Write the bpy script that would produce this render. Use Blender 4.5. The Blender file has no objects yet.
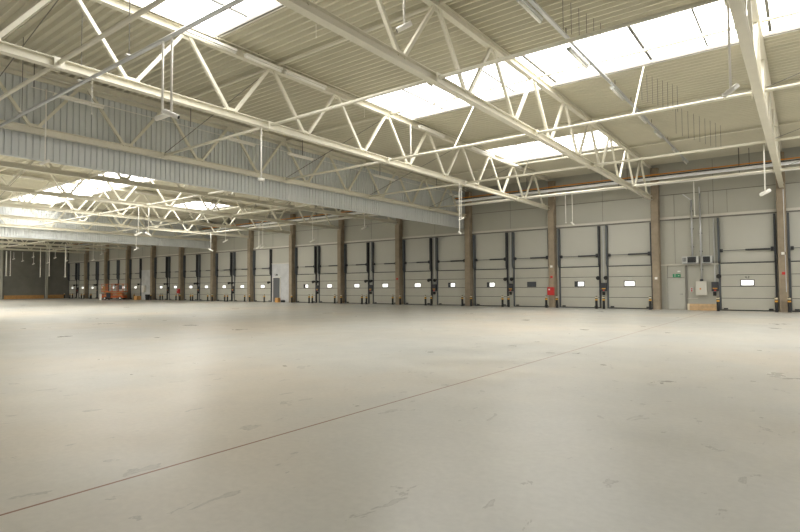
import bpy, math, random
from mathutils import Vector, Matrix
random.seed(7)
S = bpy.context.scene
COL = S.collection
PI = math.pi

# ------------------------------------------------------------------ materials
def mat(name, color, rough=0.55, metal=0.0, emit=0.0, var=0.0, vscale=3.0, spec=None, bump=0.0):
    m = bpy.data.materials.new(name); m.use_nodes = True
    nt = m.node_tree; b = nt.nodes['Principled BSDF']
    b.inputs['Base Color'].default_value = (*color, 1)
    b.inputs['Roughness'].default_value = rough
    b.inputs['Metallic'].default_value = metal
    if spec is not None: b.inputs['Specular IOR Level'].default_value = spec
    if emit:
        b.inputs['Emission Color'].default_value = (*color, 1)
        b.inputs['Emission Strength'].default_value = emit
    if var or bump:
        tc = nt.nodes.new('ShaderNodeTexCoord'); n = nt.nodes.new('ShaderNodeTexNoise')
        n.inputs['Scale'].default_value = vscale; n.inputs['Detail'].default_value = 5
        nt.links.new(tc.outputs['Object'], n.inputs['Vector'])
        if var:
            r = nt.nodes.new('ShaderNodeValToRGB')
            r.color_ramp.elements[0].position = .3; r.color_ramp.elements[1].position = .7
            r.color_ramp.elements[0].color = (*[c*(1-var) for c in color], 1)
            r.color_ramp.elements[1].color = (*[min(1, c*(1+var)) for c in color], 1)
            nt.links.new(n.outputs['Fac'], r.inputs['Fac']); nt.links.new(r.outputs['Color'], b.inputs['Base Color'])
        if bump:
            bp = nt.nodes.new('ShaderNodeBump'); bp.inputs['Strength'].default_value = bump
            bp.inputs['Distance'].default_value = .02
            nt.links.new(n.outputs['Fac'], bp.inputs['Height']); nt.links.new(bp.outputs['Normal'], b.inputs['Normal'])
    return m

def floor_mat():
    m = bpy.data.materials.new('polished_concrete'); m.use_nodes = True
    nt = m.node_tree; L = nt.links; N = nt.nodes.new; b = nt.nodes['Principled BSDF']
    tc = N('ShaderNodeTexCoord')
    def noise(scale, detail, vec=None, rough=.55, dist=0):
        n = N('ShaderNodeTexNoise'); n.inputs['Scale'].default_value = scale
        n.inputs['Detail'].default_value = detail; n.inputs['Roughness'].default_value = rough
        n.inputs['Distortion'].default_value = dist
        L.new(vec or tc.outputs['Object'], n.inputs['Vector']); return n.outputs['Fac']
    def ramp(f, stops):
        r = N('ShaderNodeValToRGB'); e = r.color_ramp.elements
        e[0].position, e[0].color = stops[0][0], (*stops[0][1], 1)
        e[1].position, e[1].color = stops[-1][0], (*stops[-1][1], 1)
        for p, c in stops[1:-1]: e.new(p).color = (*c, 1)
        L.new(f, r.inputs['Fac']); return r.outputs['Color']
    def mix(f, a, c, kind='MIX'):
        x = N('ShaderNodeMix'); x.data_type = 'RGBA'; x.blend_type = kind
        if isinstance(f, float): x.inputs['Factor'].default_value = f
        else: L.new(f, x.inputs['Factor'])
        L.new(a, x.inputs[6]); L.new(c, x.inputs[7]); return x.outputs[2]
    big = ramp(noise(.12, 4), [(.36, (.50, .502, .473)), (.5, (.535, .522, .475)), (.64, (.59, .54, .46))])
    mid = ramp(noise(1.1, 6, rough=.65), [(.1, (.93, .93, .94)), (.9, (1.08, 1.07, 1.06))])
    fine = ramp(noise(14, 4), [(.3, (.95, .95, .95)), (.7, (1.04, 1.04, 1.04))])
    c = mix(1.0, big, mid, 'MULTIPLY'); c = mix(1.0, c, fine, 'MULTIPLY')
    # worn scuffs: rings and flecks where the surface has been patched
    mp = N('ShaderNodeMapping'); mp.inputs['Scale'].default_value = (1.0, .55, 1)
    L.new(tc.outputs['Object'], mp.inputs['Vector'])
    scf = ramp(noise(3.2, 5, mp.outputs['Vector'], .6, .5), [(.645, (0, 0, 0)), (.665, (1, 1, 1)), (.69, (.4, .4, .4)), (.85, (.5, .5, .5))])
    dark = N('ShaderNodeRGB'); dark.outputs[0].default_value = (.26, .25, .225, 1)
    sm = N('ShaderNodeMath'); sm.operation = 'MULTIPLY'; sm.inputs[1].default_value = .6
    L.new(scf, sm.inputs[0]); c = mix(sm.outputs[0], c, dark.outputs[0])
    # the sawn joint, parallel to the roof trusses
    sx = N('ShaderNodeSeparateXYZ'); L.new(tc.outputs['Object'], sx.inputs[0])
    a = N('ShaderNodeMath'); a.operation = 'ADD'; a.inputs[1].default_value = 4.88; L.new(sx.outputs['X'], a.inputs[0])
    ab = N('ShaderNodeMath'); ab.operation = 'ABSOLUTE'; L.new(a.outputs[0], ab.inputs[0])
    lt = N('ShaderNodeMath'); lt.operation = 'LESS_THAN'; lt.inputs[1].default_value = .016; L.new(ab.outputs[0], lt.inputs[0])
    jc = N('ShaderNodeRGB'); jc.outputs[0].default_value = (.20, .075, .03, 1)
    c = mix(lt.outputs[0], c, jc.outputs[0])
    L.new(c, b.inputs['Base Color'])
    rr = N('ShaderNodeMapRange'); rr.inputs['To Min'].default_value = .20; rr.inputs['To Max'].default_value = .46
    rr.inputs['From Min'].default_value = .1; rr.inputs['From Max'].default_value = .9
    L.new(noise(.7, 5, rough=.6), rr.inputs['Value']); L.new(rr.outputs['Result'], b.inputs['Roughness'])
    bp = N('ShaderNodeBump'); bp.inputs['Strength'].default_value = .2; bp.inputs['Distance'].default_value = .01
    L.new(noise(5, 5), bp.inputs['Height']); L.new(bp.outputs['Normal'], b.inputs['Normal'])
    return m

M = dict(
    floor=floor_mat(),
    steel=mat('cream_painted_steel', (.70, .67, .56), .45, var=.04, vscale=1.5),
    deck=mat('cream_roof_sheeting', (.62, .59, .475), .5, var=.04, vscale=.6),
    curtain=mat('grey_profiled_sheeting', (.585, .605, .60), .5, var=.03, vscale=.5),
    wall=mat('grey_wall_panel', (.43, .422, .362), .55, var=.03, vscale=.4),
    header=mat('pale_header_panel', (.485, .478, .42), .5, var=.02, vscale=.7),
    door=mat('grey_door_skin', (.465, .455, .39), .45, var=.025, vscale=1.3),
    seam=mat('dark_seam', (.20, .19, .165), .7),
    ledge=mat('pale_ledge', (.60, .58, .51), .5),
    concrete_panel=mat('light_grey_concrete', (.56, .57, .57), .8, var=.10, vscale=1.6),
    column=mat('brown_concrete', (.30, .245, .175), .8, var=.16, vscale=2.2, bump=.3),
    darkwall=mat('dark_grey_cladding', (.19, .185, .16), .6, var=.12, vscale=.8),
    dark=mat('dark_graphite_metal', (.035, .037, .042), .5),
    bluegrey=mat('blue_grey_track', (.085, .095, .105), .45),
    black=mat('black_rubber', (.016, .016, .016), .6),
    yellow=mat('yellow_band', (.75, .40, .06), .5),
    cream=mat('cream_band', (.70, .62, .46), .5),
    white=mat('white_enamel', (.82, .80, .74), .35),
    greyhouse=mat('grey_lamp_housing', (.55, .56, .54), .4),
    galv=mat('galvanised_metal', (.62, .63, .64), .32, .6),
    silver=mat('bright_pipe_cladding', (.86, .87, .88), .45),
    orange=mat('orange_cable', (.70, .27, .03), .5),
    liftorange=mat('orange_machine_paint', (.60, .135, .025), .45, var=.1, vscale=4),
    red=mat('red_enamel', (.55, .03, .025), .4),
    green=mat('green_sign_face', (.03, .24, .11), .4),
    timber=mat('pale_timber', (.58, .40, .22), .7, var=.18, vscale=5),
    tantimber=mat('tan_timber', (.50, .28, .10), .7, var=.15, vscale=3),
    greydoor=mat('grey_steel_door', (.46, .455, .40), .45),
    darkdoor=mat('dark_grey_steel_door', (.115, .12, .125), .45),
    tubewhite=mat('white_tube', (.88, .86, .80), .35),
    box=mat('orange_carton', (.66, .36, .12), .7),
    sky=mat('rooflight_glazing', (1, .985, .95), .6, emit=5.6),
    daypane=mat('bright_door_glass', (1, 1, .97), .3, emit=.75),
    darkpane=mat('dark_door_glass', (.06, .065, .07), .15),
    wire=mat('dark_wire', (.10, .095, .08), .6),
)

# ------------------------------------------------------------------ mesh builder
class MB:
    def __init__(s): s.v = []; s.f = []
    def add(s, vs, fs):
        o = len(s.v); s.v += [tuple(v) for v in vs]; s.f += [tuple(i+o for i in f) for f in fs]; return s
    def box(s, x0, x1, y0, y1, z0, z1):
        vs = [(x, y, z) for z in (z0, z1) for y in (y0, y1) for x in (x0, x1)]
        return s.add(vs, [(0, 2, 3, 1), (4, 5, 7, 6), (0, 1, 5, 4), (2, 6, 7, 3), (0, 4, 6, 2), (1, 3, 7, 5)])
    def bar(s, p, q, w, h, up=(0, 0, 1)):
        p, q = Vector(p), Vector(q); d = (q-p).normalized(); up = Vector(up)
        if abs(d.dot(up)) > .98: up = Vector((1, 0, 0))
        r = d.cross(up).normalized(); u = r.cross(d)
        vs = [c+r*a*w/2+u*b*h/2 for c in (p, q) for a, b in ((-1, -1), (1, -1), (1, 1), (-1, 1))]
        return s.add(vs, [(3, 2, 1, 0), (4, 5, 6, 7), (0, 1, 5, 4), (1, 2, 6, 5), (2, 3, 7, 6), (3, 0, 4, 7)])
    def cyl(s, p, q, r, n=10, r2=None):
        p, q = Vector(p), Vector(q); d = (q-p).normalized(); r2 = r if r2 is None else r2
        up = Vector((0, 0, 1)) if abs(d.z) < .9 else Vector((1, 0, 0))
        a = d.cross(up).normalized(); b = d.cross(a)
        vs = [c+(a*math.cos(t)+b*math.sin(t))*rr for c, rr in ((p, r), (q, r2)) for t in [2*PI*i/n for i in range(n)]]
        fs = [(i, (i+1) % n, n+(i+1) % n, n+i) for i in range(n)] + [tuple(range(n-1, -1, -1)), tuple(range(n, 2*n))]
        return s.add(vs, fs)
    def hbeam(s, y0, y1, z, h, w, t=.018, x=0):          # rolled H section running along y
        s.box(x-w/2, x+w/2, y0, y1, z+h/2-t, z+h/2); s.box(x-w/2, x+w/2, y0, y1, z-h/2, z-h/2+t)
        return s.box(x-.008, x+.008, y0, y1, z-h/2+t, z+h/2-t)
    def prism(s, pts, axis, a, b):                        # polygon extruded along an axis
        def P(u, v, w): return {'x': (w, u, v), 'y': (u, w, v), 'z': (u, v, w)}[axis]
        n = len(pts); vs = [P(u, v, a) for u, v in pts]+[P(u, v, b) for u, v in pts]
        return s.add(vs, [tuple(range(n))[::-1], tuple(range(n, 2*n))]+[(i, (i+1) % n, n+(i+1) % n, n+i) for i in range(n)])
    def mesh(s, name, m):
        me = bpy.data.meshes.new(name); me.from_pydata(s.v, [], s.f); me.materials.append(m)
        me.validate(); return me
    def build(s, name, m, parent=None, loc=(0, 0, 0)):
        return link(name, s.mesh(name, m), parent, loc)

def link(name, me, parent=None, loc=(0, 0, 0)):
    o = bpy.data.objects.new(name, me); COL.objects.link(o); o.location = loc
    if parent: o.parent = parent
    return o
def tag(o, label=None, cat=None, group=None, kind='thing'):
    if label: o['label'] = label
    if cat: o['category'] = cat
    if group: o['group'] = group
    if kind: o['kind'] = kind
    return o
def thing(name, label, cat, loc=(0, 0, 0), group=None, rz=0, kind='thing'):
    o = link(name, None, None, loc); o.rotation_euler = (0, 0, rz); o.empty_display_size = .2
    return tag(o, label, cat, group, kind)
def smooth(o):
    for p in o.data.polygons: p.use_smooth = True
    return o
def dup(root, loc, label, rz=None):
    r = root.copy(); COL.objects.link(r); r.location = loc; r['label'] = label
    if rz is not None: r.rotation_euler = (0, 0, rz)
    for ch in list(root.children):
        c = ch.copy(); COL.objects.link(c); c.parent = r
        for g in list(ch.children):
            d = g.copy(); COL.objects.link(d); d.parent = c
    return r

ORD = ['first', 'second', 'third', 'fourth', 'fifth', 'sixth', 'seventh', 'eighth', 'ninth', 'tenth', 'eleventh', 'twelfth', 'thirteenth', 'fourteenth']
# dock wall columns, from the right end of the picture towards the far end
TX = [-1.0, -8.32, -15.62, -22.92, -30.25, -37.65, -44.95, -52.20, -59.60, -66.90, -74.20, -81.35, -88.30, -95.40]   # truss planes
CX = [-1.05, -8.12, -15.46, -22.82, -30.25, -37.65, -44.95, -52.20, -59.60, -66.90, -74.20, -81.35, -88.30, -95.40]
XEND = -103.0
WALLY = 40.35          # face of the dock wall
COLY0, COLY1 = 39.72, 40.30
DECK = 10.0

# ------------------------------------------------------------------ setting
f = MB().box(-104, 20, -12, 41, -.2, 0).build('floor', M['floor'])
tag(f, 'wide polished grey concrete floor with one thin brown joint line', 'floor', kind='structure')

w = MB().box(-103.3, 14, WALLY, WALLY+.25, 0, 10.15).build('wall_back', M['wall'])
tag(w, 'long grey panelled dock wall behind the row of columns', 'wall', kind='structure')
sm = MB()
sm.box(-103, 14, WALLY-.012, WALLY, 7.80, 7.84); sm.box(-103, 14, WALLY-.012, WALLY, 9.0, 9.03)
allx = [6.2]+CX+[XEND]
for i in range(len(allx)-1):
    c = allx[i]-3.62 if i < len(allx)-2 else allx[i]-3.7
    sm.box(c-.012, c+.012, WALLY-.012, WALLY, 6.34, 9.9)
    if i == 1:
        for xx in (-7.0, -4.95, -3.9): sm.box(xx-.01, xx+.01, WALLY-.012, WALLY, 6.34 if xx > -4 else 3.1, 7.8)
sm.build('panel_seam', M['seam'], w)
MB().box(-48.72, -45.2, WALLY-.03, WALLY, 0, 4.30).build('concrete_panel', M['concrete_panel'], w)
MB().box(-78.0, -74.5, WALLY-.03, WALLY, 0, 4.30).build('concrete_panel', M['concrete_panel'], w)
t = MB(); t.box(-103, 14, WALLY-.10, WALLY, 6.14, 6.30)
t = t.build('trim_1', M['ledge']); tag(t, 'pale horizontal ledge running along the dock wall above the doors', 'ledge', kind='structure')
MB().box(-103, 14, WALLY-.07, WALLY, 6.05, 6.139).build('shadow_gap', M['seam'], t)
t = MB().box(-7.95, -4.42, WALLY-.16, WALLY, 2.98, 3.07).build('trim_2', M['ledge'])
tag(t, 'pale ledge on the wall over the personnel door and electrical cabinet', 'ledge', kind='structure')
t = MB().box(-6.40, -6.30, WALLY-.09, WALLY, 0, 2.979).build('trim_3', M['seam'])
tag(t, 'dark upright strip between the personnel door and the cabinet panel', 'post', kind='structure')
t = MB().box(-48.72, -45.2, WALLY-.09, WALLY, 4.302, 4.40).build('trim_4', M['ledge'])
tag(t, 'ledge on top of the light concrete panel above the dark personnel door', 'ledge', kind='structure')

we = MB().box(XEND-.25, XEND, -6, 40.6, 0, 10.15).build('wall_left', M['darkwall'])
tag(we, 'dark grey cladding wall at the far left end of the hall', 'wall', kind='structure')
sm = MB()
for z in (1.5, 2.3, 3.1, 4.0, 5.0): sm.box(XEND, XEND+.012, 8, 40.3, z, z+.03)
sm.build('panel_seam', M['seam'], we)
for y in (30.4, 36.85):
    MB().box(XEND, XEND+.3, y-.16, y+.16, 0, 9.9).build('upright', M['wall'], we)
for k, (a, b) in enumerate(((30.85, 36.5), (37.1, 39.6))):
    o = MB().box(XEND+.02, XEND+.10, a, b, .02, .62).build('baseboard_%s' % ('left', 'corner')[k], M['tantimber'])
    tag(o, ('long tan timber kick board along the dark end wall', 'short tan timber kick board in the corner of the end wall')[k], 'baseboard', kind='structure')

# profiled roof deck with openings for the rooflights (ribs run along the dock wall)
BANDS = {'D': (-6.5, -2.0), 'A': (6.4, 10.4), 'B': (17.95, 21.62), 'C': (29.25, 33.4)}
LIGHTS = [  # band, x0, x1, label
    ('B', -15.40, 14.0, 'long white rooflight strip crossing the near hall above the dock doors'),
    ('A', -15.40, -8.46, 'white rooflight at the top of the picture above the near trusses'),
    ('C', -15.40, -8.46, 'short white rooflight nearest the dock wall in the near hall'),
    ('B', -59.0, -30.45, 'white rooflight strip in the middle hall beyond the grey sheet curtain'),
    ('C', -52.1, -45.1, 'small white rooflight near the dock wall in the middle hall'),
    ('D', -59.0, -23.6, 'added unseen rooflight strip behind the camera, evening the light over the middle hall'),  # unseen strip, added only to even out the light
    ('A', -59.0, -39.0, 'added out-of-view rooflight strip brightening the near side of the middle hall'),  # added out of frame to brighten the distant floor and curtain
    ('A', -102.0, -67.1, 'added out-of-view rooflight strip brightening the near side of the farthest hall'),  # also out of frame, put in for more light in the farthest hall
    ('C', 0.6, 14.0, 'added unseen rooflight giving light near the dock wall right of the first truss'),  # beyond the right edge of view, added for light from that side
    ('B', -102.0, -67.1, 'rooflight strip in the farthest hall beyond the second sheet curtain'),
]
def deck_piece(mb, x0, x1, y0, y1):
    P = .31; prof = []; k = math.floor(y0/P)
    while k*P < y1:
        for dy, z in ((0, 0), (.05, 0), (.10, .13), (.26, .13)): prof.append((k*P+dy, DECK+z))
        k += 1
    prof = [q for q in prof if y0 <= q[0] <= y1]
    def zat(y):
        d = y % P
        return DECK+(0 if d <= .05 else .13*(d-.05)/.05 if d < .10 else .13 if d <= .26 else .13*(P-d)/.05)
    prof = [(y0, zat(y0))]+prof+[(y1, zat(y1))]
    vs = []
    for y, z in prof: vs += [(x0, y, z), (x1, y, z)]
    mb.add(vs, [(2*i, 2*i+2, 2*i+3, 2*i+1) for i in range(len(prof)-1)])
dk = MB(); ys = [-8]+[v for b in 'DABC' for v in BANDS[b]]+[40.6]
for i in range(0, len(ys), 2): deck_piece(dk, -103.2, 14, ys[i], ys[i+1])
for b, (y0, y1) in BANDS.items():
    x = -103.2
    for q in sorted([l for l in LIGHTS if l[0] == b], key=lambda l: l[1]):
        deck_piece(dk, x, q[1], y0, y1); x = q[2]
    if x < 14: deck_piece(dk, x, 14, y0, y1)
dk.box(-103.3, 14.2, -8.2, 40.8, DECK+.62, DECK+.7) if False else None
d = dk.build('ceiling', M['deck']); tag(d, 'cream ribbed steel roof sheeting over the halls', 'ceiling', kind='structure')
for k, (b, x0, x1, lab) in enumerate(LIGHTS):
    y0, y1 = BANDS[b]
    p = MB().box(x0+.02, x1-.02, y0+.02, y1-.02, DECK+.22, DECK+.25).build('window_%d' % (k+1), M['sky'])
    tag(p, lab, 'rooflight', kind='structure')
    fr = MB(); z0, z1 = DECK-.03, DECK+.27
    fr.box(x0-.04, x1+.04, y0-.05, y0, z0, z1); fr.box(x0-.04, x1+.04, y1, y1+.05, z0, z1)
    fr.box(x0-.04, x0, y0, y1, z0, z1); fr.box(x1, x1+.04, y0, y1, z0, z1)
    fr.build('upstand', M['white'], p)
    MB().box(x0, x1, y1-.07, y1-.002, DECK-.02, DECK+.05).build('edge_strip', M['seam'], p)
    gb = MB(); n = max(1, round((x1-x0)/1.825))
    for j in range(1, n):
        x = x0+(x1-x0)*j/n; wd = .09 if j % 2 == 0 else .05
        gb.box(x-wd/2, x+wd/2, y0+.02, y1-.08, DECK+.10, DECK+.16)
    gb.build('glazing_bar', M['wire'], p)

# hanging sheet curtains between the halls
def sheet_curtain(x, name, label):
    mb = MB(); P = .23; pr = []; y = -6.0
    while y < 40.3:
        for dy, dx in ((0, .04), (.15, .04), (.17, -.01), (.21, -.01)):
            if y+dy <= 40.32: pr.append((y+dy, dx))
        y += P
    vs = []
    for y, dx in pr: vs += [(x+dx, y, 6.63), (x+dx, y, DECK-.01), (x+dx-.02, y, 6.63), (x+dx-.02, y, DECK-.01)]
    fs = []
    for i in range(len(pr)-1):
        a = 4*i; fs += [(a, a+4, a+5, a+1), (a+2, a+3, a+7, a+6), (a, a+2, a+6, a+4)]
    mb.add(vs, fs); o = mb.build(name, M['curtain']); tag(o, label, 'sheet wall', kind='structure')
    MB().box(x-.05, x+.07, -6, 40.32, 6.58, 6.629).build('bottom_edge', M['curtain'], o)
    MB().box(x+.045, x+.12, -6, 39.6, 9.62, 9.99).build('top_flashing', M['steel'], o)
    return o
sheet_curtain(TX[3]-.34, 'wall_middle', 'grey profiled sheet curtain hanging from the roof behind the fourth truss')
sheet_curtain(TX[8]-.34, 'wall_far', 'bright sheet curtain hanging from the roof at the end of the middle hall')

# ------------------------------------------------------------------ columns
def column(i, x):
    lab = 'brown concrete column, %s from the right along the dock wall' % ORD[i]
    if i == 2: lab = 'brown concrete column with a red box, third from the right along the dock wall'
    t = thing('concrete_column', lab, 'column', (x, 40.0, 0), 'concrete columns of the dock wall')
    y0, y1 = COLY0-40, COLY1-40; c = .03; h = .235
    MB().prism([(-h+c, y0), (h-c, y0), (h, y0+c), (h, y1), (-h, y1), (-h, y0+c)], 'z', 0, 7.42).build('shaft', M['column'], t)
    MB().prism([(-h+c, y0+.18), (h-c, y0+.18), (h, y0+.2), (h, y1), (-h, y1), (-h, y0+.2)], 'z', 7.42, 9.72).build('head', M['column'], t)
    return t
for i, x in enumerate(CX): column(i, x)

# ------------------------------------------------------------------ roof trusses
ZB, ZT = 7.63, 9.86
YB = [7.7+3.45*k for k in range(-3, 10)]; YT = [5.98+3.45*k for k in range(-2, 10)]
def truss():
    parts = []
    o = -40
    parts.append(('top_chord', MB().hbeam(-4+o, 39.8+o, ZT, .24, .20)))
    parts.append(('bottom_chord', MB().hbeam(-4+o, 39.70+o, ZB, .25, .23, .02)))
    for k in range(len(YT)):
        for (a, b) in ((YB[k], YT[k]), (YT[k], YB[k+1])):
            s = .10 if b > a else .1
            d = .09 if a == YB[k] else -.09
            e = -.09 if b == YT[k] else .09
            za = ZB+.10 if a == YB[k] else ZT-.09; zb = ZT-.09 if b == YT[k] else ZB+.10
            wd = .105
            parts.append(('diagonal', MB().bar((0, a+.10+o, za), (0, b-.10+o, zb), wd, wd, (1, 0, 0))))
    for y in YB: parts[1][1].box(-.012, .012, y-.26+o, y+.26+o, ZB+.12, ZB+.24)
    for y in YT: parts[0][1].box(-.012, .012, y-.22+o, y+.22+o, ZT-.22, ZT-.12)
    return [(n, mb.mesh(n, M['steel'])) for n, mb in parts]
TR = truss()
TLAB = ['cream lattice roof truss rising steeply, meeting the first column from the right',
        'cream lattice roof truss ending on the second column from the right',
        'cream lattice roof truss carrying white lamps, ending on the third column from the right',
        'shaded lattice roof truss standing against the grey sheet curtain at the fourth column']
for i, x in enumerate(TX):
    lab = TLAB[i] if i < 4 else 'cream lattice roof truss ending on the %s column from the right' % ORD[i]
    t = thing('roof_truss', lab, 'truss', (x, 40, 0), 'lattice roof trusses')
    for n, me in TR: link(n, me, t)

# longitudinal bracing between neighbouring trusses: bottom tube, top tube, rods or a prop
BY = [(5.75, 5.98), (12.75, 12.88), (19.8, 19.9), (26.95, 26.68), (34.0, 33.58)]
NEARY = ['nearest the camera', 'second from the camera', 'third from the camera', 'fourth from the camera', 'nearest the dock wall']
bays = [(6.2, TX[0])]+[(TX[i], TX[i+1]) for i in range(len(TX)-1)]
for bi, (xr, xl) in enumerate(bays):
    if bi in (4, 9): xr -= .48        # starts behind the sheet curtain
    for k, (yb, yt) in enumerate(BY):
        if bi > 8 and k < 1: continue
        where = 'beyond the first column' if bi == 0 else 'between the %s and %s trusses' % (ORD[bi-1], ORD[bi])
        t = thing('roof_brace', 'cream bracing tube %s, %s' % (where, NEARY[k]), 'brace', ((xr+xl)/2, yb, ZB), 'bracing tubes between the roof trusses')
        hx = (xr-xl)/2
        smooth(MB().cyl((-hx+.15, 0, 0), (hx-.15, 0, 0), .055, 10).build('tube', M['steel'], t))
        dz = ZT-ZB; dy = yt-yb
        smooth(MB().cyl((-hx+.13, dy, dz), (hx-.13, dy, dz), .06, 8).build('top_tube', M['steel'], t))
        for sx in (-1, 1):
            MB().box(sx*(hx-.16)-.012, sx*(hx-.16)+.012, -.13, .13, -.16, .12).build('end_plate', M['steel'], t)
        if bi % 3 == 0:
            MB().bar((-hx+.16, 0, .08), (hx-.16, dy, dz-.1), .02, .02).build('rod', M['seam'], t)
        elif bi < 9 and (k == 2 or (k == 3 and bi == 2)):
            MB().bar((0, .05, .05), (0, 1.82, DECK-ZB-.04), .045, .045).build('prop', M['steel'], t)

# ------------------------------------------------------------------ sectional dock doors
def make_door(pane, digits=False):
    """parts of one door as (name, mesh, [sub-parts]); origin at the sill centre on the wall face"""
    W = 1.45; H = .745; out = []
    for k in range(4):
        z0 = .07+k*H
        p = MB().box(-W+.02, W-.02, -.09, -.03, z0, z0+H-.034)
        for q in (.22, .46): p.box(-W+.03, W-.03, -.094, -.09, z0+q, z0+q+.012)
        out.append(('door_section', p.mesh('door_section', M['door']), []))
    out.append(('seam_backing', MB().box(-W+.02, W-.02, -.035, -.005, .07, 3.05).mesh('seam_backing', M['dark']), []))
    out.append(('bottom_seal', MB().box(-W, W, -.10, -.02, 0, .068).mesh('bottom_seal', M['black']), []))
    fr = MB(); a, b, c, d = -.33, .33, 1.62, 1.94; t = .045
    fr.box(a-t, b+t, -.115, -.09, c-t, c); fr.box(a-t, b+t, -.115, -.09, d, d+t)
    fr.box(a-t, a, -.115, -.09, c, d); fr.box(b, b+t, -.115, -.09, c, d)
    glass = {'bright': 'daypane', 'dark': 'darkpane', 'half': 'daypane'}[pane]
    subs = [('window_pane', MB().box(a if pane != 'half' else a+.22, b, -.106, -.092, c, d).mesh('window_pane', M[glass]))]
    if pane == 'half': subs.append(('window_pane', MB().box(a, a+.22, -.106, -.092, c, d).mesh('window_pane', M['darkpane'])))
    out.append(('window_frame', fr.mesh('window_frame', M['dark']), subs))
    dg = []
    if digits:
        g = MB(); z = 2.06
        g.box(-.115, -.09, -.1, -.096, z+.05, z+.13); g.box(-.115, -.03, -.1, -.096, z+.05, z+.075); g.box(-.052, -.03, -.1, -.096, z, z+.13)
        dg.append(('digit', g.mesh('digit', M['black'])))
        g = MB(); g.box(.03, .11, -.1, -.096, z+.11, z+.13); g.box(.088, .11, -.1, -.096, z+.065, z+.13); g.box(.03, .11, -.1, -.096, z+.055, z+.075)
        g.box(.03, .052, -.1, -.096, z, z+.06); g.box(.03, .11, -.1, -.096, z, z+.02)
        dg.append(('digit', g.mesh('digit', M['black'])))
    out.append(('number_plate', MB().box(-.14, .14, -.096, -.09, 2.04, 2.21).mesh('number_plate', M['header']), dg))
    out.append(('header_panel', MB().box(-W+.02, W-.02, -.02, 0, 3.09, 6.04).mesh('header_panel', M['header']), []))
    out.append(('header_rail', MB().box(-W, W, -.10, -.022, 3.052, 3.088).mesh('header_rail', M['dark']), []))
    for s in (-1, 1):
        r = MB(); x0, x1 = sorted((s*W, s*(W+.10)))
        r.box(x0, x1, -.14, 0, 0, 3.0)
        r.prism([(0, 3.0), (-.14, 3.0), (-.33, 3.22), (-.33, 6.0), (0, 6.0)], 'x', x0, x1)
        out.append(('guide_rail', r.mesh('guide_rail', M['bluegrey'] if s < 0 else M['dark']), []))
    out.append(('torsion_shaft', MB().cyl((-W+.01, -.16, 3.86), (W-.01, -.16, 3.86), .02, 8).mesh('torsion_shaft', M['bluegrey']), []))
    out.append(('torsion_spring', MB().cyl((-.05, -.16, 3.86), (W-.2, -.16, 3.86), .055, 10).mesh('torsion_spring', M['dark']), []))
    for s in (-1, 1):
        q = .14 if s > 0 else .11
        out.append(('cable_drum', MB().cyl((s*(W-.18), -.16, 3.86), (s*(W-.02), -.16, 3.86), q, 14).mesh('cable_drum', M['dark']), []))
    for s in (-1, 1):
        out.append(('corner_buffer', MB().box(s*(W-.25)-.12, s*(W-.25)+.12, -.16, -.10, .09, .17).mesh('corner_buffer', M['black']), []))
    return out
DOORS = {k: make_door(k) for k in ('bright', 'dark', 'half')}
DOORS['number'] = make_door('bright', True)
def place_door(x, kind, label):
    t = thing('sectional_shutter', label, 'door', (x, WALLY, 0), 'sectional dock doors along the wall')
    for n, me, subs in DOORS[kind]:
        p = link(n, me, t)
        for sn, sme in subs: link(sn, sme, p)
    return t

bollard_parts = [('post', MB().cyl((0, 0, .0), (0, 0, .86), .085, 14).mesh('post', M['black']))]
for z in (.60, .76): bollard_parts.append(('band', MB().cyl((0, 0, z), (0, 0, z+.095), .09, 14).mesh('band', M['yellow' if z < .7 else 'cream'])))
bollard_parts.append(('cap', MB().cyl((0, 0, .86), (0, 0, .90), .085, 14, .05).mesh('cap', M['black'])))
bollard_parts.append(('base_plate', MB().box(-.1, .1, -.1, .1, 0, .012).mesh('base_plate', M['black'])))
def bollard(x, y, label):
    t = thing('bollard', label, 'bollard', (x, y, 0), 'bollards guarding the dock doors')
    for n, me in bollard_parts: link(n, me, t)

ctl = [('panel_box', MB().box(-.2, .2, -.16, 0, 1.25, 1.85).mesh('panel_box', M['dark'])),
       ('button_row', MB().box(-.13, .13, -.18, -.16, 1.4, 1.46).mesh('button_row', M['yellow'])),
       ('red_button', MB().cyl((.0, -.16, 1.30), (.0, -.2, 1.30), .05, 12).mesh('red_button', M['red'])),
       ('plug', MB().box(-.12, .05, -.14, 0, .95, 1.2).mesh('plug', M['black'])),
       ('cable_duct', MB().box(-.04, .04, -.06, 0, 1.86, 6.0).mesh('cable_duct', M['greyhouse']))]
lampP = [('bracket', MB().box(-.03, .03, -.30, -.142, 2.22, 2.28).mesh('bracket', M['dark'])),
         ('lamp_head', MB().cyl((0, -.30, 2.25), (0, -.58, 2.20), .10, 12, .15).mesh('lamp_head', M['black']))]

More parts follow.
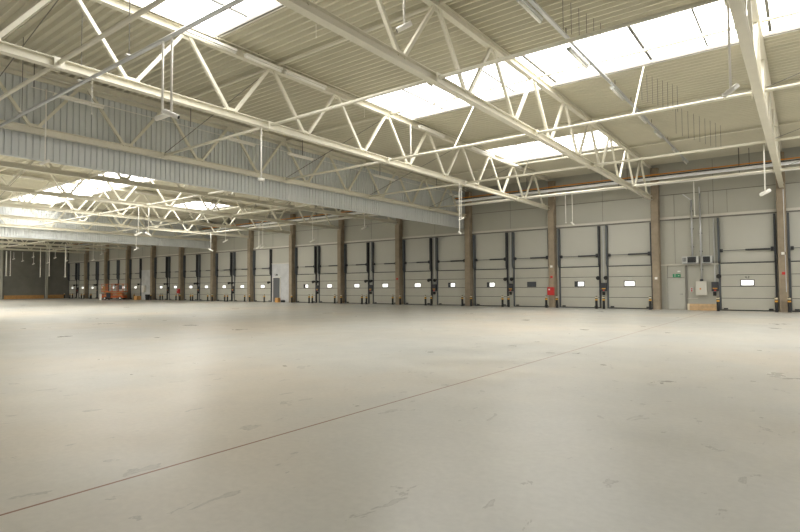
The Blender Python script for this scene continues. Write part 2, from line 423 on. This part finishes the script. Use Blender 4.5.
def pane_kind(i, side):
    if i == 2: return 'dark' if side == 'R' else 'half'
    return 'half' if (i, side) in ((1, 'L'), (3, 'R'), (5, 'L')) else 'bright'
allc = CX+[XEND]
doors = []
for i in range(len(CX)):
    xr, xl = allc[i], allc[i+1]
    hasR, hasL = True, True
    if i == 0: hasL = False
    if i in (6, 10): hasR = False
    dR = xr-1.83 if i else xr-1.84
    dL = xl+1.96
    if i == 0: dR = -2.92
    if i >= 9: dR, dL = xr-1.79, xl+1.86
    if hasR:
        place_door(dR, 'number' if i == 0 else pane_kind(i, 'R'), 'grey sectional dock door immediately left of the %s column from the right' % ORD[i])
        bollard(dR+1.50, 39.45, 'yellow-banded black bollard at the right jamb of the dock door left of the %s column' % ORD[i])
        bollard(dR-1.52, 39.25, 'yellow-banded black bollard at the left jamb of the dock door left of the %s column' % ORD[i])
    if hasL:
        lastn = ORD[i+1] if i+1 < len(CX) else None
        wh = 'right of the %s column' % lastn if lastn else 'nearest the dark end wall'
        place_door(dL, pane_kind(i, 'L'), 'grey sectional dock door immediately %s from the right' % wh if lastn else 'grey sectional dock door nearest the dark end wall')
        bollard(dL-1.50, 39.55, 'yellow-banded black bollard at the left jamb of the dock door %s' % wh)
        bollard(dL+1.52, 39.25, 'yellow-banded black bollard at the right jamb of the dock door %s' % wh)
    if hasR and hasL or i == 0:
        xm = ((dR-1.45)+(dL+1.45))/2 if i else dR-1.77
        bw = 'between the two dock doors left of the %s column' % ORD[i] if i else 'left of the numbered dock door by the timber plinth'
        t = thing('dock_control_panel', 'dark dock control box %s' % bw, 'control box', (xm, WALLY-.016, 0), 'dock control boxes')
        for n, me in ctl: link(n, me, t)
        if i >= 9: t.scale = (.4, 1, 1)
    for has, dd, s, sd in ((hasR, dR, -1, 'left'), (hasL, dL, 1, 'right')):
        if has:
            nm = 'the dock door left of the %s column' % ORD[i] if s < 0 else ('the dock door right of the %s column' % ORD[i+1] if i+1 < len(CX) else 'the dock door nearest the end wall')
            t = thing('loading_lamp', 'black loading lamp on the %s rail of %s' % (sd, nm), 'lamp', (dd+s*1.50, WALLY, 0), 'black loading lamps')
            for n, me in lampP: link(n, me, t)
            if i >= 9: t.scale = (.55, 1, 1)
place_door(CX[0]+1.82, 'bright', 'grey sectional dock door at the right edge, right of the first column')
bollard(CX[0]+.26, 39.45, 'yellow-banded black bollard right of the first column, at the right edge')

# ------------------------------------------------------------------ personnel corner of the first bay
def personnel_door(n, x0, x1, h, m, label, handle_right=True):
    d = thing('door_%d' % n, label, 'door', ((x0+x1)/2, WALLY, 0), kind='structure')
    a = (x1-x0)/2
    y = -.04
    MB().box(-a, a, -.08, y, .02, h).build('door_leaf', M[m], d)
    fr = MB(); fr.box(-a-.07, -a, -.11, y+.04 if n == 1 else -.03, 0, h+.07); fr.box(a, a+.07, -.11, y+.04 if n == 1 else -.03, 0, h+.07)
    fr.box(-a, a, -.11, y+.04 if n == 1 else -.03, h, h+.07)
    fr.build('door_frame', M['greydoor' if n == 1 else 'white'], d)
    s = 1 if handle_right else -1
    hd = MB(); hd.cyl((s*(a-.1), -.08, 1.05), (s*(a-.1), -.14, 1.05), .02, 8); hd.bar((s*(a-.1), -.14, 1.05), (s*(a-.24), -.14, 1.05), .022, .022)
    hd.build('door_handle', M['dark'], d)
    if n == 1:
        MB().box(-a-.07, a+.07, -.05, 0, h+.071, 2.97).build('transom_panel', M['wall'], d)
        MB().box(-a-.07, a+.02, -.115, -.051, h+.085, h+.12).build('closer_rail', M['seam'], d)
        MB().box(-a-.22, -a-.08, -.06, 0, 0, 2.97).build('side_panel', M['wall'], d)
        MB().box(-a-.085, -a-.071, -.1, 0, 0, 2.97).build('shadow_gap', M['seam'], d)
    return d
personnel_door(1, -7.42, -6.50, 2.06, 'greydoor', 'pale grey personnel door below the green exit sign')
personnel_door(2, -48.42, -47.28, 2.76, 'darkdoor', 'dark grey personnel door in the light concrete panel between two columns')

e = thing('exit_sign', 'green exit sign above the pale grey personnel door', 'sign', (-6.93, WALLY-.052, 2.29))
MB().box(-.24, .24, -.05, 0, -.12, .12).build('sign_box', M['green'], e)
g = MB()
g.cyl((-.10, -.05, .07), (-.10, -.054, .07), .022, 10)
g.bar((-.10, -.052, .045), (-.115, -.052, -.02), .004, .035, (0, 1, 0)); g.bar((-.115, -.052, -.02), (-.165, -.052, -.075), .004, .02, (0, 1, 0))
g.bar((-.11, -.052, -.02), (-.07, -.052, -.04), .004, .02, (0, 1, 0)); g.bar((-.07, -.052, -.04), (-.075, -.052, -.085), .004, .018, (0, 1, 0))
g.bar((-.10, -.052, .035), (-.055, -.052, .02), .004, .016, (0, 1, 0)); g.bar((-.10, -.052, .035), (-.15, -.052, .015), .004, .016, (0, 1, 0))
g.build('running_figure', M['white'], e)
g = MB(); g.bar((.04, -.052, 0), (.12, -.052, 0), .004, .022, (0, 1, 0)); g.prism([(.115, -.04), (.165, 0), (.115, .04)], 'y', -.054, -.05)
g.build('arrow', M['white'], e)
e2 = thing('emergency_lamp', 'small grey emergency lamp above the green exit sign', 'lamp', (-6.78, WALLY-.052, 2.58))
MB().box(-.1, .1, -.07, 0, -.05, .05).build('lamp_body', M['greyhouse'], e2); MB().box(-.08, .08, -.085, -.07, -.03, .03).build('lens', M['white'], e2)

def heater(x, w, label, vent_left):
    t = thing('unit_heater', label, 'heater', (x, WALLY-.17, 3.09))
    MB().box(-w/2, w/2, -.28, .155, .0, .46).build('casing', M['greyhouse'], t)
    g = MB(); a = -w/2+(.34 if vent_left else .06)
    g.box(a, a+.50 if vent_left else w/2-.12, -.30, -.28, .04, .42); g.build('fan_grille', M['black'], t)
    xc = a+.23
    l = MB()
    for q in range(5): l.box(a+.02, (a+.48 if vent_left else w/2-.14), -.315, -.30, .07+q*.075, .085+q*.075)
    l.build('louvre', M['bluegrey'], t)
    if vent_left:
        l = MB()
        for q in range(3): l.box(-w/2+.06+q*.08, -w/2+.10+q*.08, -.29, -.28, .12, .38)
        l.build('side_vent', M['black'], t)
    MB().box(-w/2+.05, w/2-.05, -.1, .16, -.017, 0).build('bracket', M['dark'], t)
heater(-6.05, .98, 'white unit heater with a black grille left of the vertical conduit', True)
heater(-5.06, .58, 'smaller white unit heater with a black grille right of the vertical conduit', False)

t = thing('electrical_cabinet', 'cream electrical cabinet on the wall beside the personnel door', 'cabinet', (-5.46, WALLY, .98))
MB().box(-.31, .31, -.28, 0, 0, .92).build('body', M['ledge'], t)
d_ = MB().box(-.29, .29, -.30, -.28, .02, .90).build('cabinet_door', M['ledge'], t)
MB().cyl((-.05, -.30, .42), (-.05, -.33, .42), .05, 12).build('switch_knob', M['orange'], d_)
MB().box(-.09, .09, -.16, 0, .921, 1.06).build('cable_gland', M['dark'], t)
for (x, z0, z1, lab) in ((-5.43, 2.04, 7.7, 'grey vertical conduit running up the wall from the cream electrical cabinet'), (-5.93, 3.56, 7.3, 'shorter grey vertical conduit above the left unit heater')):
    t = thing('conduit', lab, 'conduit', (x, WALLY-.02, z0))
    smooth(MB().cyl((0, -.19, 0), (0, -.19, z1-z0), .055, 10).build('pipe', M['galv'], t))
    MB().bar((0, -.19, z1-z0), (-.5 if x < -5.5 else -.02, -.19, z1-z0+.45), .06, .06).build('elbow', M['galv'], t)
    for q in range(3): MB().box(-.08, .08, -.145, 0, .6+q*1.2, .66+q*1.2).build('clip', M['dark'], t)
t = thing('push_button_station', 'small red button station between the personnel door and cream cabinet', 'switch', (-6.05, WALLY, 1.2))
MB().box(-.09, .09, -.07, 0, 0, .3).build('box', M['greyhouse'], t)
for z in (.07, .2): MB().cyl((0, -.07, z), (0, -.10, z), .05, 12).build('button', M['red'], t)
t = thing('cable_tray', 'short pale cable duct below the red button station', 'duct', (-5.95, WALLY, .74))
MB().box(-.35, .25, -.06, 0, 0, .05).build('duct', M['ledge'], t)
t = thing('timber_plinth', 'pale timber plinth on the floor below the cream electrical cabinet', 'timber', (-5.36, 39.9, 0))
for k in range(2): MB().box(-.88, .88, -.1, .1, .02+k*.21, .215+k*.21).build('plank', M['timber'], t)
for s in (-1, 1): MB().box(s*.83-.06, s*.83+.06, -.13, -.1, 0, .43).build('batten', M['cream'], t)
MB().box(-.85, .85, -.08, .08, 0, .02).build('skid', M['tantimber'], t)

# red boxes and call points on the columns
for i, lab in ((2, 'red fire cabinet on the third column from the right'), (9, 'red fire cabinet on the tenth column from the right')):
    t = thing('fire_cabinet', lab, 'fire cabinet', (CX[i]-.02, COLY0, .95), 'red fire cabinets on the columns')
    MB().box(-.25, .25, -.2, 0, 0, .6).build('body', M['red'], t); MB().box(-.23, .23, -.215, -.2, .02, .58).build('cabinet_door', M['red'], t)
    MB().box(-.15, -.03, -.222, -.215, .38, .48).build('label_plate', M['white'], t)
for i, z, m, lab in ((2, 3.05, 'white', 'small white junction box high on the third column'), (2, 2.25, 'red', 'small red call point on the third column above the red cabinet'),
                     (0, 3.45, 'white', 'small white junction box on the first column from the right'), (0, 2.25, 'red', 'small red call point on the first column from the right'),
                     (1, 2.05, 'white', 'small white socket on the second column from the right'),
                     (4, 2.3, 'red', 'small red call point on the fifth column from the right')):
    t = thing('junction_box' if m == 'white' else 'call_point', lab, 'box', (CX[i]+.02, COLY0, z))
    MB().box(-.08, .08, -.06, 0, 0, .16).build('body', M[m], t)
    MB().box(-.05, .05, -.068, -.06, .04, .12).build('cover', M[m], t)
t = thing('conduit', 'thin grey conduit down the first column from the right', 'conduit', (CX[0]+.13, COLY0, 1.2))
MB().cyl((0, -.02, 0), (0, -.02, 2.24), .018, 8).build('pipe', M['galv'], t); MB().cyl((0, -.02, 2.42), (0, -.02, 6.2), .018, 8).build('pipe', M['galv'], t)

# ------------------------------------------------------------------ services along the dock wall
def pipe_run(name, y, z, r, m, label, cat):
    t = thing(name, label, cat, (-45, y, z))
    smooth(MB().cyl((-57, 0, 0), (58, 0, 0), r, 12).build('pipe', M[m], t))
    for c in CX: MB().box(c+45-2.0, c+45-1.97, -.015, .015, r, DECK-z).build('hanger_rod', M['wire'], t)
pipe_run('insulated_pipe', 38.5, 8.36, .085, 'white', 'lowest pale pipe running along the dock wall under the roof', 'pipe')
pipe_run('insulated_pipe', 38.35, 8.70, .10, 'silver', 'thick silver pipe running along the dock wall above the lowest pale pipe', 'pipe')
pipe_run('cable_conduit', 38.6, 9.00, .04, 'orange', 'orange conduit running along the dock wall above the silver pipe', 'pipe')
t = thing('cable_ladder', 'dark cable ladder running under the roof behind the orange conduit', 'cable ladder', (-45, 38.85, 8.84))
MB().box(-57, 58, -.12, .12, 0, .10).build('ladder', M['dark'], t)
for c in CX: MB().box(c+45-1.5, c+45-1.47, -.015, .015, .10, DECK-8.84).build('hanger_rod', M['wire'], t)
t = thing('sprinkler_pipe', 'grey pipe crossing the near trusses at the top left', 'pipe', (-18, 6.5, 7.42))
smooth(MB().cyl((-5, 0, 0), (24, 0, 0), .05, 10).build('pipe', M['galv'], t))
for x in (-2.4, 2.0, 4.7, 9.3):
    h = MB().box(x-.008, x+.008, -.008, .008, .04, DECK-7.42).build('hanger_rod', M['wire'], t)
    MB().box(x-.05, x+.05, -.09, .09, .05, .085).build('clamp', M['white'], h)

# ------------------------------------------------------------------ lamp rails
def lamp(x, y0, y1, z, label, group, m='tubewhite', body='white'):
    t = thing('strip_lamp', label, 'lamp', (x, (y0+y1)/2, z), group); a = (y1-y0)/2
    MB().box(-.08, .08, -a, a, -.02, .06).build('housing', M[body], t)
    smooth(MB().cyl((0, -a+.04, -.05), (0, a-.04, -.055), .04, 8).build('tube', M[m], t))
    for s in (-1, 1): MB().box(-.035, .035, s*(a-.02)-.02, s*(a-.02)+.02, -.085, -.02).build('end_cap', M[body], t)
def rail(x, y0, y1, z, label, m='galv', w=.05, droppers=()):
    t = thing('lamp_rail', label, 'rail', (x, (y0+y1)/2, z)); a = (y1-y0)/2
    MB().box(-w, w, -a, a, 0, w).build('rail', M[m], t)
    for y in droppers: MB().box(-.012, .012, y-(y0+y1)/2-.012, y-(y0+y1)/2+.012, w*1.0, DECK-z).build('dropper', M['wire'], t)
Np = ['nearest the camera', 'second from the camera', 'third from the camera', 'fourth from the camera', 'fifth from the camera', 'sixth from the camera', 'seventh from the camera']
rail(-15.26, 5, 36.5, 9.925, 'thin lamp rail beside the top chord of the third truss', 'steel', .022, (5.5, 12, 20, 27, 35))
for k, (a, b) in enumerate(((9.06, 11.06), (11.44, 13.05), (13.24, 15.33), (21.94, 24.27), (27.17, 30.0), (31.3, 34.0))):
    lamp(-15.26, a, b, 9.72, 'white strip lamp along the third truss, %s' % Np[k], 'strip lamps along the third truss')
rail(-22.40, 7.4, 38.3, 9.06, 'thin white lamp rail in front of the grey sheet curtain', 'white', .018, (7.5, 13.8, 20.7, 27.6, 34.5))
for k, (a, b) in enumerate(((8.14, 9.95), (15.78, 17.42), (19.65, 21.47), (26.9, 29.2), (36.3, 38.0))):
    lamp(-22.40, a, b, 9.0, 'white strip lamp in front of the grey sheet curtain, %s' % Np[k], 'strip lamps in front of the sheet curtain')
rail(-5.95, 10, 39.4, 9.69, 'long grey cable rail crossing under the long rooflight strip', 'galv', .06, (12, 16.9, 22.5, 25, 29, 33, 37))
for k, (a, b) in enumerate(((13.6, 15.2), (17.6, 19.5), (22.2, 23.8), (26.0, 28.0), (30.0, 31.4), (34.6, 36.0), (37.9, 39.2))):
    lamp(-6.12 if k < 2 else -5.99, a, b, 9.62, 'grey strip lamp under the long cable rail, %s' % Np[k], 'strip lamps under the cable rail', 'white', 'greyhouse')
rail(-44.72, 9, 37, 9.925, 'thin lamp rail beside the seventh truss in the middle hall', 'steel', .02, (12, 24, 35))
for k, (a, b) in enumerate(((13.8, 15.7), (18.0, 19.8), (22.5, 24.4), (26.9, 28.5))):
    lamp(-44.72, a, b, 9.74, 'white strip lamp along the seventh truss, %s' % Np[k], 'strip lamps along the seventh truss')

# ------------------------------------------------------------------ drop pipes with heads
def drop(x, y, zt, zb, label, head=(1, .4), r=.028, hr=.055, hl=.36, lens=False, group='drop pipes hanging from the roof'):
    t = thing('drop_pipe', label, 'drop pipe', (x, y, zb), group)
    smooth(MB().cyl((0, 0, .02), (0, 0, zt-zb), r, 8).build('pipe', M['white'], t))
    if head:
        dx, dz = head; v = Vector((dx*.8-.0, dx*.6, dz)).normalized()*hl/2
        hd = smooth(MB().cyl(-v, v, hr, 12).build('head', M['white'], t))
        if lens: MB().cyl(v*1.001, v*1.03, hr*.8, 12).build('lens', M['black'], hd)
    else:
        MB().cyl((0, 0, -.02), (0, 0, .03), r*2, 10).build('socket', M['white'], t)
drop(-11.66, 6.47, 7.37, 5.62, 'left one of the paired white drop pipes in front of the third truss', (-1, -.35), lens=True)
drop(-11.28, 6.47, 7.37, 5.60, 'right one of the paired white drop pipes in front of the third truss', (1, -.45), lens=True)
drop(-22.2, 7.83, 9.05, 6.34, 'white drop pipe with a slanted head before the left end of the sheet curtain', (1, .4))
drop(-15.25, 6.47, 7.37, 6.40, 'thin wire with a small round head below the grey pipe', None, .008)
drop(-15.64, 12.45, 7.49, 5.60, 'white drop pipe below the bottom chord of the third truss', (1, -.1), hl=.22)
drop(-1.30, 14.9, 9.98, 6.32, 'long white drop pipe with a tilted head left of the first truss', (1, .75), hl=.42, hr=.06)
drop(-1.25, 27.3, 7.58, 5.55, 'white drop pipe with a tilted head by the first column from the right', (1, .5), hl=.45, hr=.075)
drop(-5.47, 38.2, 8.25, 6.03, 'white drop pipe hanging above the cream electrical cabinet', None)
drop(-13.7, 38.15, 8.25, 6.2, 'left one of paired white drop pipes between second and third columns', None)
drop(-13.22, 38.15, 8.25, 6.12, 'right one of paired white drop pipes between second and third columns', (1, -.8), hl=.3)
drop(-15.64, 26.65, 7.5, 5.53, 'white drop pipe with a level head below the far end of the third truss', (1, .45), hl=.34)
drop(-15.50, 26.2, 7.5, 4.70, 'longer white drop pipe below the far end of the third truss', (1, -.8), hl=.2)
drop(-8.10, 11.0, 9.98, 8.40, 'short drop pipe with a black lens beside the second truss', (-1, -.5), hl=.42, hr=.07, lens=True)
drop(-15.40, 21.4, 9.70, 7.80, 'short white drop pipe between the chords of the third truss', None)
drop(-12.1, 11.75, 9.98, 9.55, 'small white sensor hanging just beyond the rooflight above the near trusses', None, .008)
drop(-16.0, 18.6, 9.98, 9.5, 'small white sensor hanging left of the long rooflight strip', None, .008)
mid = [(-33.9, 32.5, 5.66), (-28.0, 32.5, 6.39), (-50.4, 33.5, 5.68), (-44.4, 31.1, 6.15), (-40.0, 31.6, 5.39), (-39.7, 31.8, 5.39), (-38.7, 19.75, 5.62), (-38.3, 20.3, 5.62), (-54.3, 27.5, 5.66)]
mlab = ['white drop pipe in the middle hall by the sixth column from the right', 'short white drop pipe in the middle hall right of the fifth column', 'white drop pipe hanging before the ninth column from the right',
        'short white drop pipe hanging between eighth and ninth columns', 'left one of paired drop pipes by the eighth column', 'right one of paired drop pipes by the eighth column',
        'left one of paired drop pipes with spread heads in the middle hall', 'right one of paired drop pipes with spread heads in the middle hall', 'white drop pipe hanging before the second sheet curtain']
for k, ((x, y, z), lab) in enumerate(zip(mid, mlab)):
    drop(x, y, ZB-.05, z, lab, (-1 if k in (6,) else 1, -.5 if k in (7, 2) else .55 if k != 6 else .0-.4), hl=.55, hr=.07, r=.03)
far = [(-72.5, 31.2, 5.3, .03), (-73.3, 32.6, 6.16, .03), (-99.4, 30, 3.7, .09), (-98.3, 30.2, 3.7, .05), (-101.4, 31.6, 6.47, .03), (-100.4, 32.5, 6.15, .03), (-99.3, 33.6, 6.79, .03), (-99.1, 33.6, 5.67, .03),
       (-86.0, 30, 3.33, .04), (-82.9, 30, 3.41, .05), (-92.6, 33.3, 5.63, .03), (-89.9, 33.3, 6.3, .03), (-77.7, 30, 3.2, .06), (-85.8, 33.3, 5.71, .03)]
flab = ['white drop pipe hanging above the orange scissor lift', 'short drop pipe hanging just right of the one above the scissor lift', 'thick white drop pipe farthest left before the dark end wall', 'long thin drop pipe next to the thick leftmost one',
        'short drop pipe before the dark end wall, third from the left', 'short drop pipe before the dark end wall, fourth from the left', 'short drop pipe before the dark end wall, fifth from the left', 'drop pipe before the dark end wall, sixth from the left',
        'long drop pipe before the middle of the dark end wall', 'long dark-backed drop pipe by the upright of the end wall', 'drop pipe before the right half of the dark end wall', 'short drop pipe near the right end of the dark end wall',
        'long white drop pipe near the right end of the dark end wall', 'short drop pipe at the corner of the dark end wall']
for (x, y, z, r), lab in zip(far, flab):
    drop(x, y, ZB-.05, z, lab, (1, .4) if r < .04 else None, r=r, hl=.36, hr=.075)

# hanging wires
def wires(pts, z0, label, group):
    me = MB().box(-.007, .007, -.007, .007, 0, DECK-z0).mesh('hanging_wire', M['wire'])
    for x, y, dz in pts:
        o = link('hanging_wire', me, None, (x, y, z0+.0)); tag(o, label, 'wire', group)
wires([(-5.36+.1*k*.8, 15.0+.45*k, 0) for k in range(6)], 9.05, 'thin dark wire hanging under the roof just short of the long rooflight strip', 'wires before the rooflight strip')
wires([(-4.9+.12*k, 22.3+.35*k, 0) for k in range(8)], 8.9, 'thin dark wire hanging just beyond the long rooflight strip', 'wires beyond the rooflight strip')
wires([(-4.6+.16*k, 27.5+.6*k, 0) for k in range(9)], 8.7, 'thin dark wire hanging under the roof near the dock wall', 'wires near the dock wall')

# ------------------------------------------------------------------ scissor lift and odds and ends at the far doors
t = thing('scissor_lift', 'orange scissor lift parked in front of the far dock doors', 'scissor lift', (-80.3, 37.6, 0), rz=math.radians(37))
L_ = 1.55
MB().box(-L_, L_, -.55, .55, .28, .62).build('chassis', M['liftorange'], t)
for sx in (-1, 1):
    for sy in (-1, 1):
        wh = MB().cyl((sx*1.1, sy*.45, .24), (sx*1.1, sy*.66, .24), .24, 16).build('wheel', M['black'], t)
        MB().cyl((sx*1.1, sy*.66, .24), (sx*1.1, sy*.68, .24), .11, 12).build('hub', M['white'], wh)
for k in range(3):
    z0 = .64+k*.16; z1 = z0+.15
    a = MB()
    for sy in (-1, 1):
        a.bar((-1.3, sy*.42, z0), (1.3, sy*.42, z1), .06, .08); a.bar((-1.3, sy*.34, z1), (1.3, sy*.34, z0), .06, .08)
    a.build('scissor_arms', M['liftorange' if k % 2 else 'tantimber'], t)
MB().box(-1.6, 1.6, -.6, .6, 1.13, 1.24).build('platform', M['liftorange'], t)
rl = MB()
for z in (1.72, 2.28):
    for sy in (-1, 1): rl.bar((-1.58, sy*.57, z), (1.58, sy*.57, z), .05, .05)
    for sx in (-1, 1): rl.bar((sx*1.58, -.57, z), (sx*1.58, .57, z), .05, .05)
for sx in (-1.58, -.8, 0, .8, 1.58):
    for sy in (-1, 1): rl.bar((sx, sy*.57, 1.24), (sx, sy*.57, 2.28), .05, .05)
rl.build('guard_rail', M['liftorange'], t)
MB().box(-1.5, -1.1, -.59, -.56, 1.3, 2.0).build('mesh_panel', M['tantimber'], t)
MB().box(.9, 1.35, -.7, -.61, 1.55, 2.1).build('control_box', M['darkdoor'], t)
MB().box(-.9, -.3, -.62, -.56, .3, 1.0).build('side_cover', M['dark'], t)
MB().box(-2.0, -1.66, -.4, .4, 0, .9).build('battery_pack', M['white'], t)
MB().box(-1.66, -1.55, -.3, .3, .3, .6).build('tow_bar', M['dark'], t)

t = thing('wall_cabinet', 'white wall cabinet between the far dock doors', 'cabinet', (-77.0, WALLY-.05, 1.05))
MB().box(-.35, .35, -.3, 0, 0, 1.0).build('body', M['white'], t); MB().box(-.32, .32, -.32, -.3, .03, .97).build('cabinet_door', M['white'], t)
t = thing('carton', 'orange carton on the floor right of the scissor lift', 'box', (-76.3, 38.9, 0))
MB().box(-.45, .45, -.3, .3, 0, .55).build('body', M['box'], t); MB().box(-.45, .45, -.02, .02, .551, .556).build('tape', M['cream'], t)
t = thing('waste_bin', 'dark waste bin on the floor by the eleventh column', 'bin', (-73.5, 38.9, 0))
MB().cyl((0, 0, 0), (0, 0, .72), .26, 14, .32).build('body', M['black'], t); MB().cyl((0, 0, .72), (0, 0, .78), .34, 14).build('lid', M['dark'], t)
t = thing('carton', 'small orange carton on the floor beside the dark personnel door', 'box', (-46.85, 39.6, 0))
MB().box(-.22, .22, -.2, .2, 0, .5).build('body', M['box'], t); MB().box(-.22, .22, -.02, .02, .501, .506).build('tape', M['cream'], t)
t = thing('floor_box', 'low dark box on the floor beside the small orange carton', 'box', (-46.1, 39.7, 0))
MB().box(-.2, .2, -.15, .15, 0, .22).build('body', M['black'], t); MB().box(-.18, .18, -.13, .13, .221, .25).build('lid', M['dark'], t)
t = thing('emergency_lamp', 'small dark lamp above the dark grey personnel door', 'lamp', (-47.9, WALLY-.031, 3.0))
MB().box(-.15, .15, -.12, 0, 0, .16).build('body', M['dark'], t); MB().box(-.12, .12, -.13, -.12, .03, .13).build('lens', M['greyhouse'], t)

# ------------------------------------------------------------------ light, world, camera
wd = bpy.data.worlds.new('sky'); S.world = wd; wd.use_nodes = True
bg = wd.node_tree.nodes['Background']; bg.inputs[0].default_value = (1.0, .985, .94, 1); bg.inputs[1].default_value = .34

cam = bpy.data.cameras.new('camera'); co = bpy.data.objects.new('camera', cam); COL.objects.link(co)
F, YAW, PITCH, ROLL = 537.90, .6454, .0376, -.0065
cam.sensor_width = 36; cam.lens = F*36/800; cam.clip_end = 400
fw = Vector((-math.sin(YAW)*math.cos(PITCH), math.cos(YAW)*math.cos(PITCH), math.sin(PITCH)))
r = Vector((math.cos(YAW), math.sin(YAW), 0)); u = r.cross(fw)
rr = r*math.cos(ROLL)+u*math.sin(ROLL); uu = -r*math.sin(ROLL)+u*math.cos(ROLL)
co.matrix_world = Matrix(((rr.x, uu.x, -fw.x, 0), (rr.y, uu.y, -fw.y, 0), (rr.z, uu.z, -fw.z, 1.7), (0, 0, 0, 1)))
S.camera = co
S.view_settings.view_transform = 'Standard'; S.view_settings.look = 'None'
S.view_settings.gamma = 1; S.view_settings.use_curve_mapping = False
S.view_settings.exposure = 0.58
S.cycles.use_denoising = True
S.cycles.max_bounces = 10; S.cycles.diffuse_bounces = 8
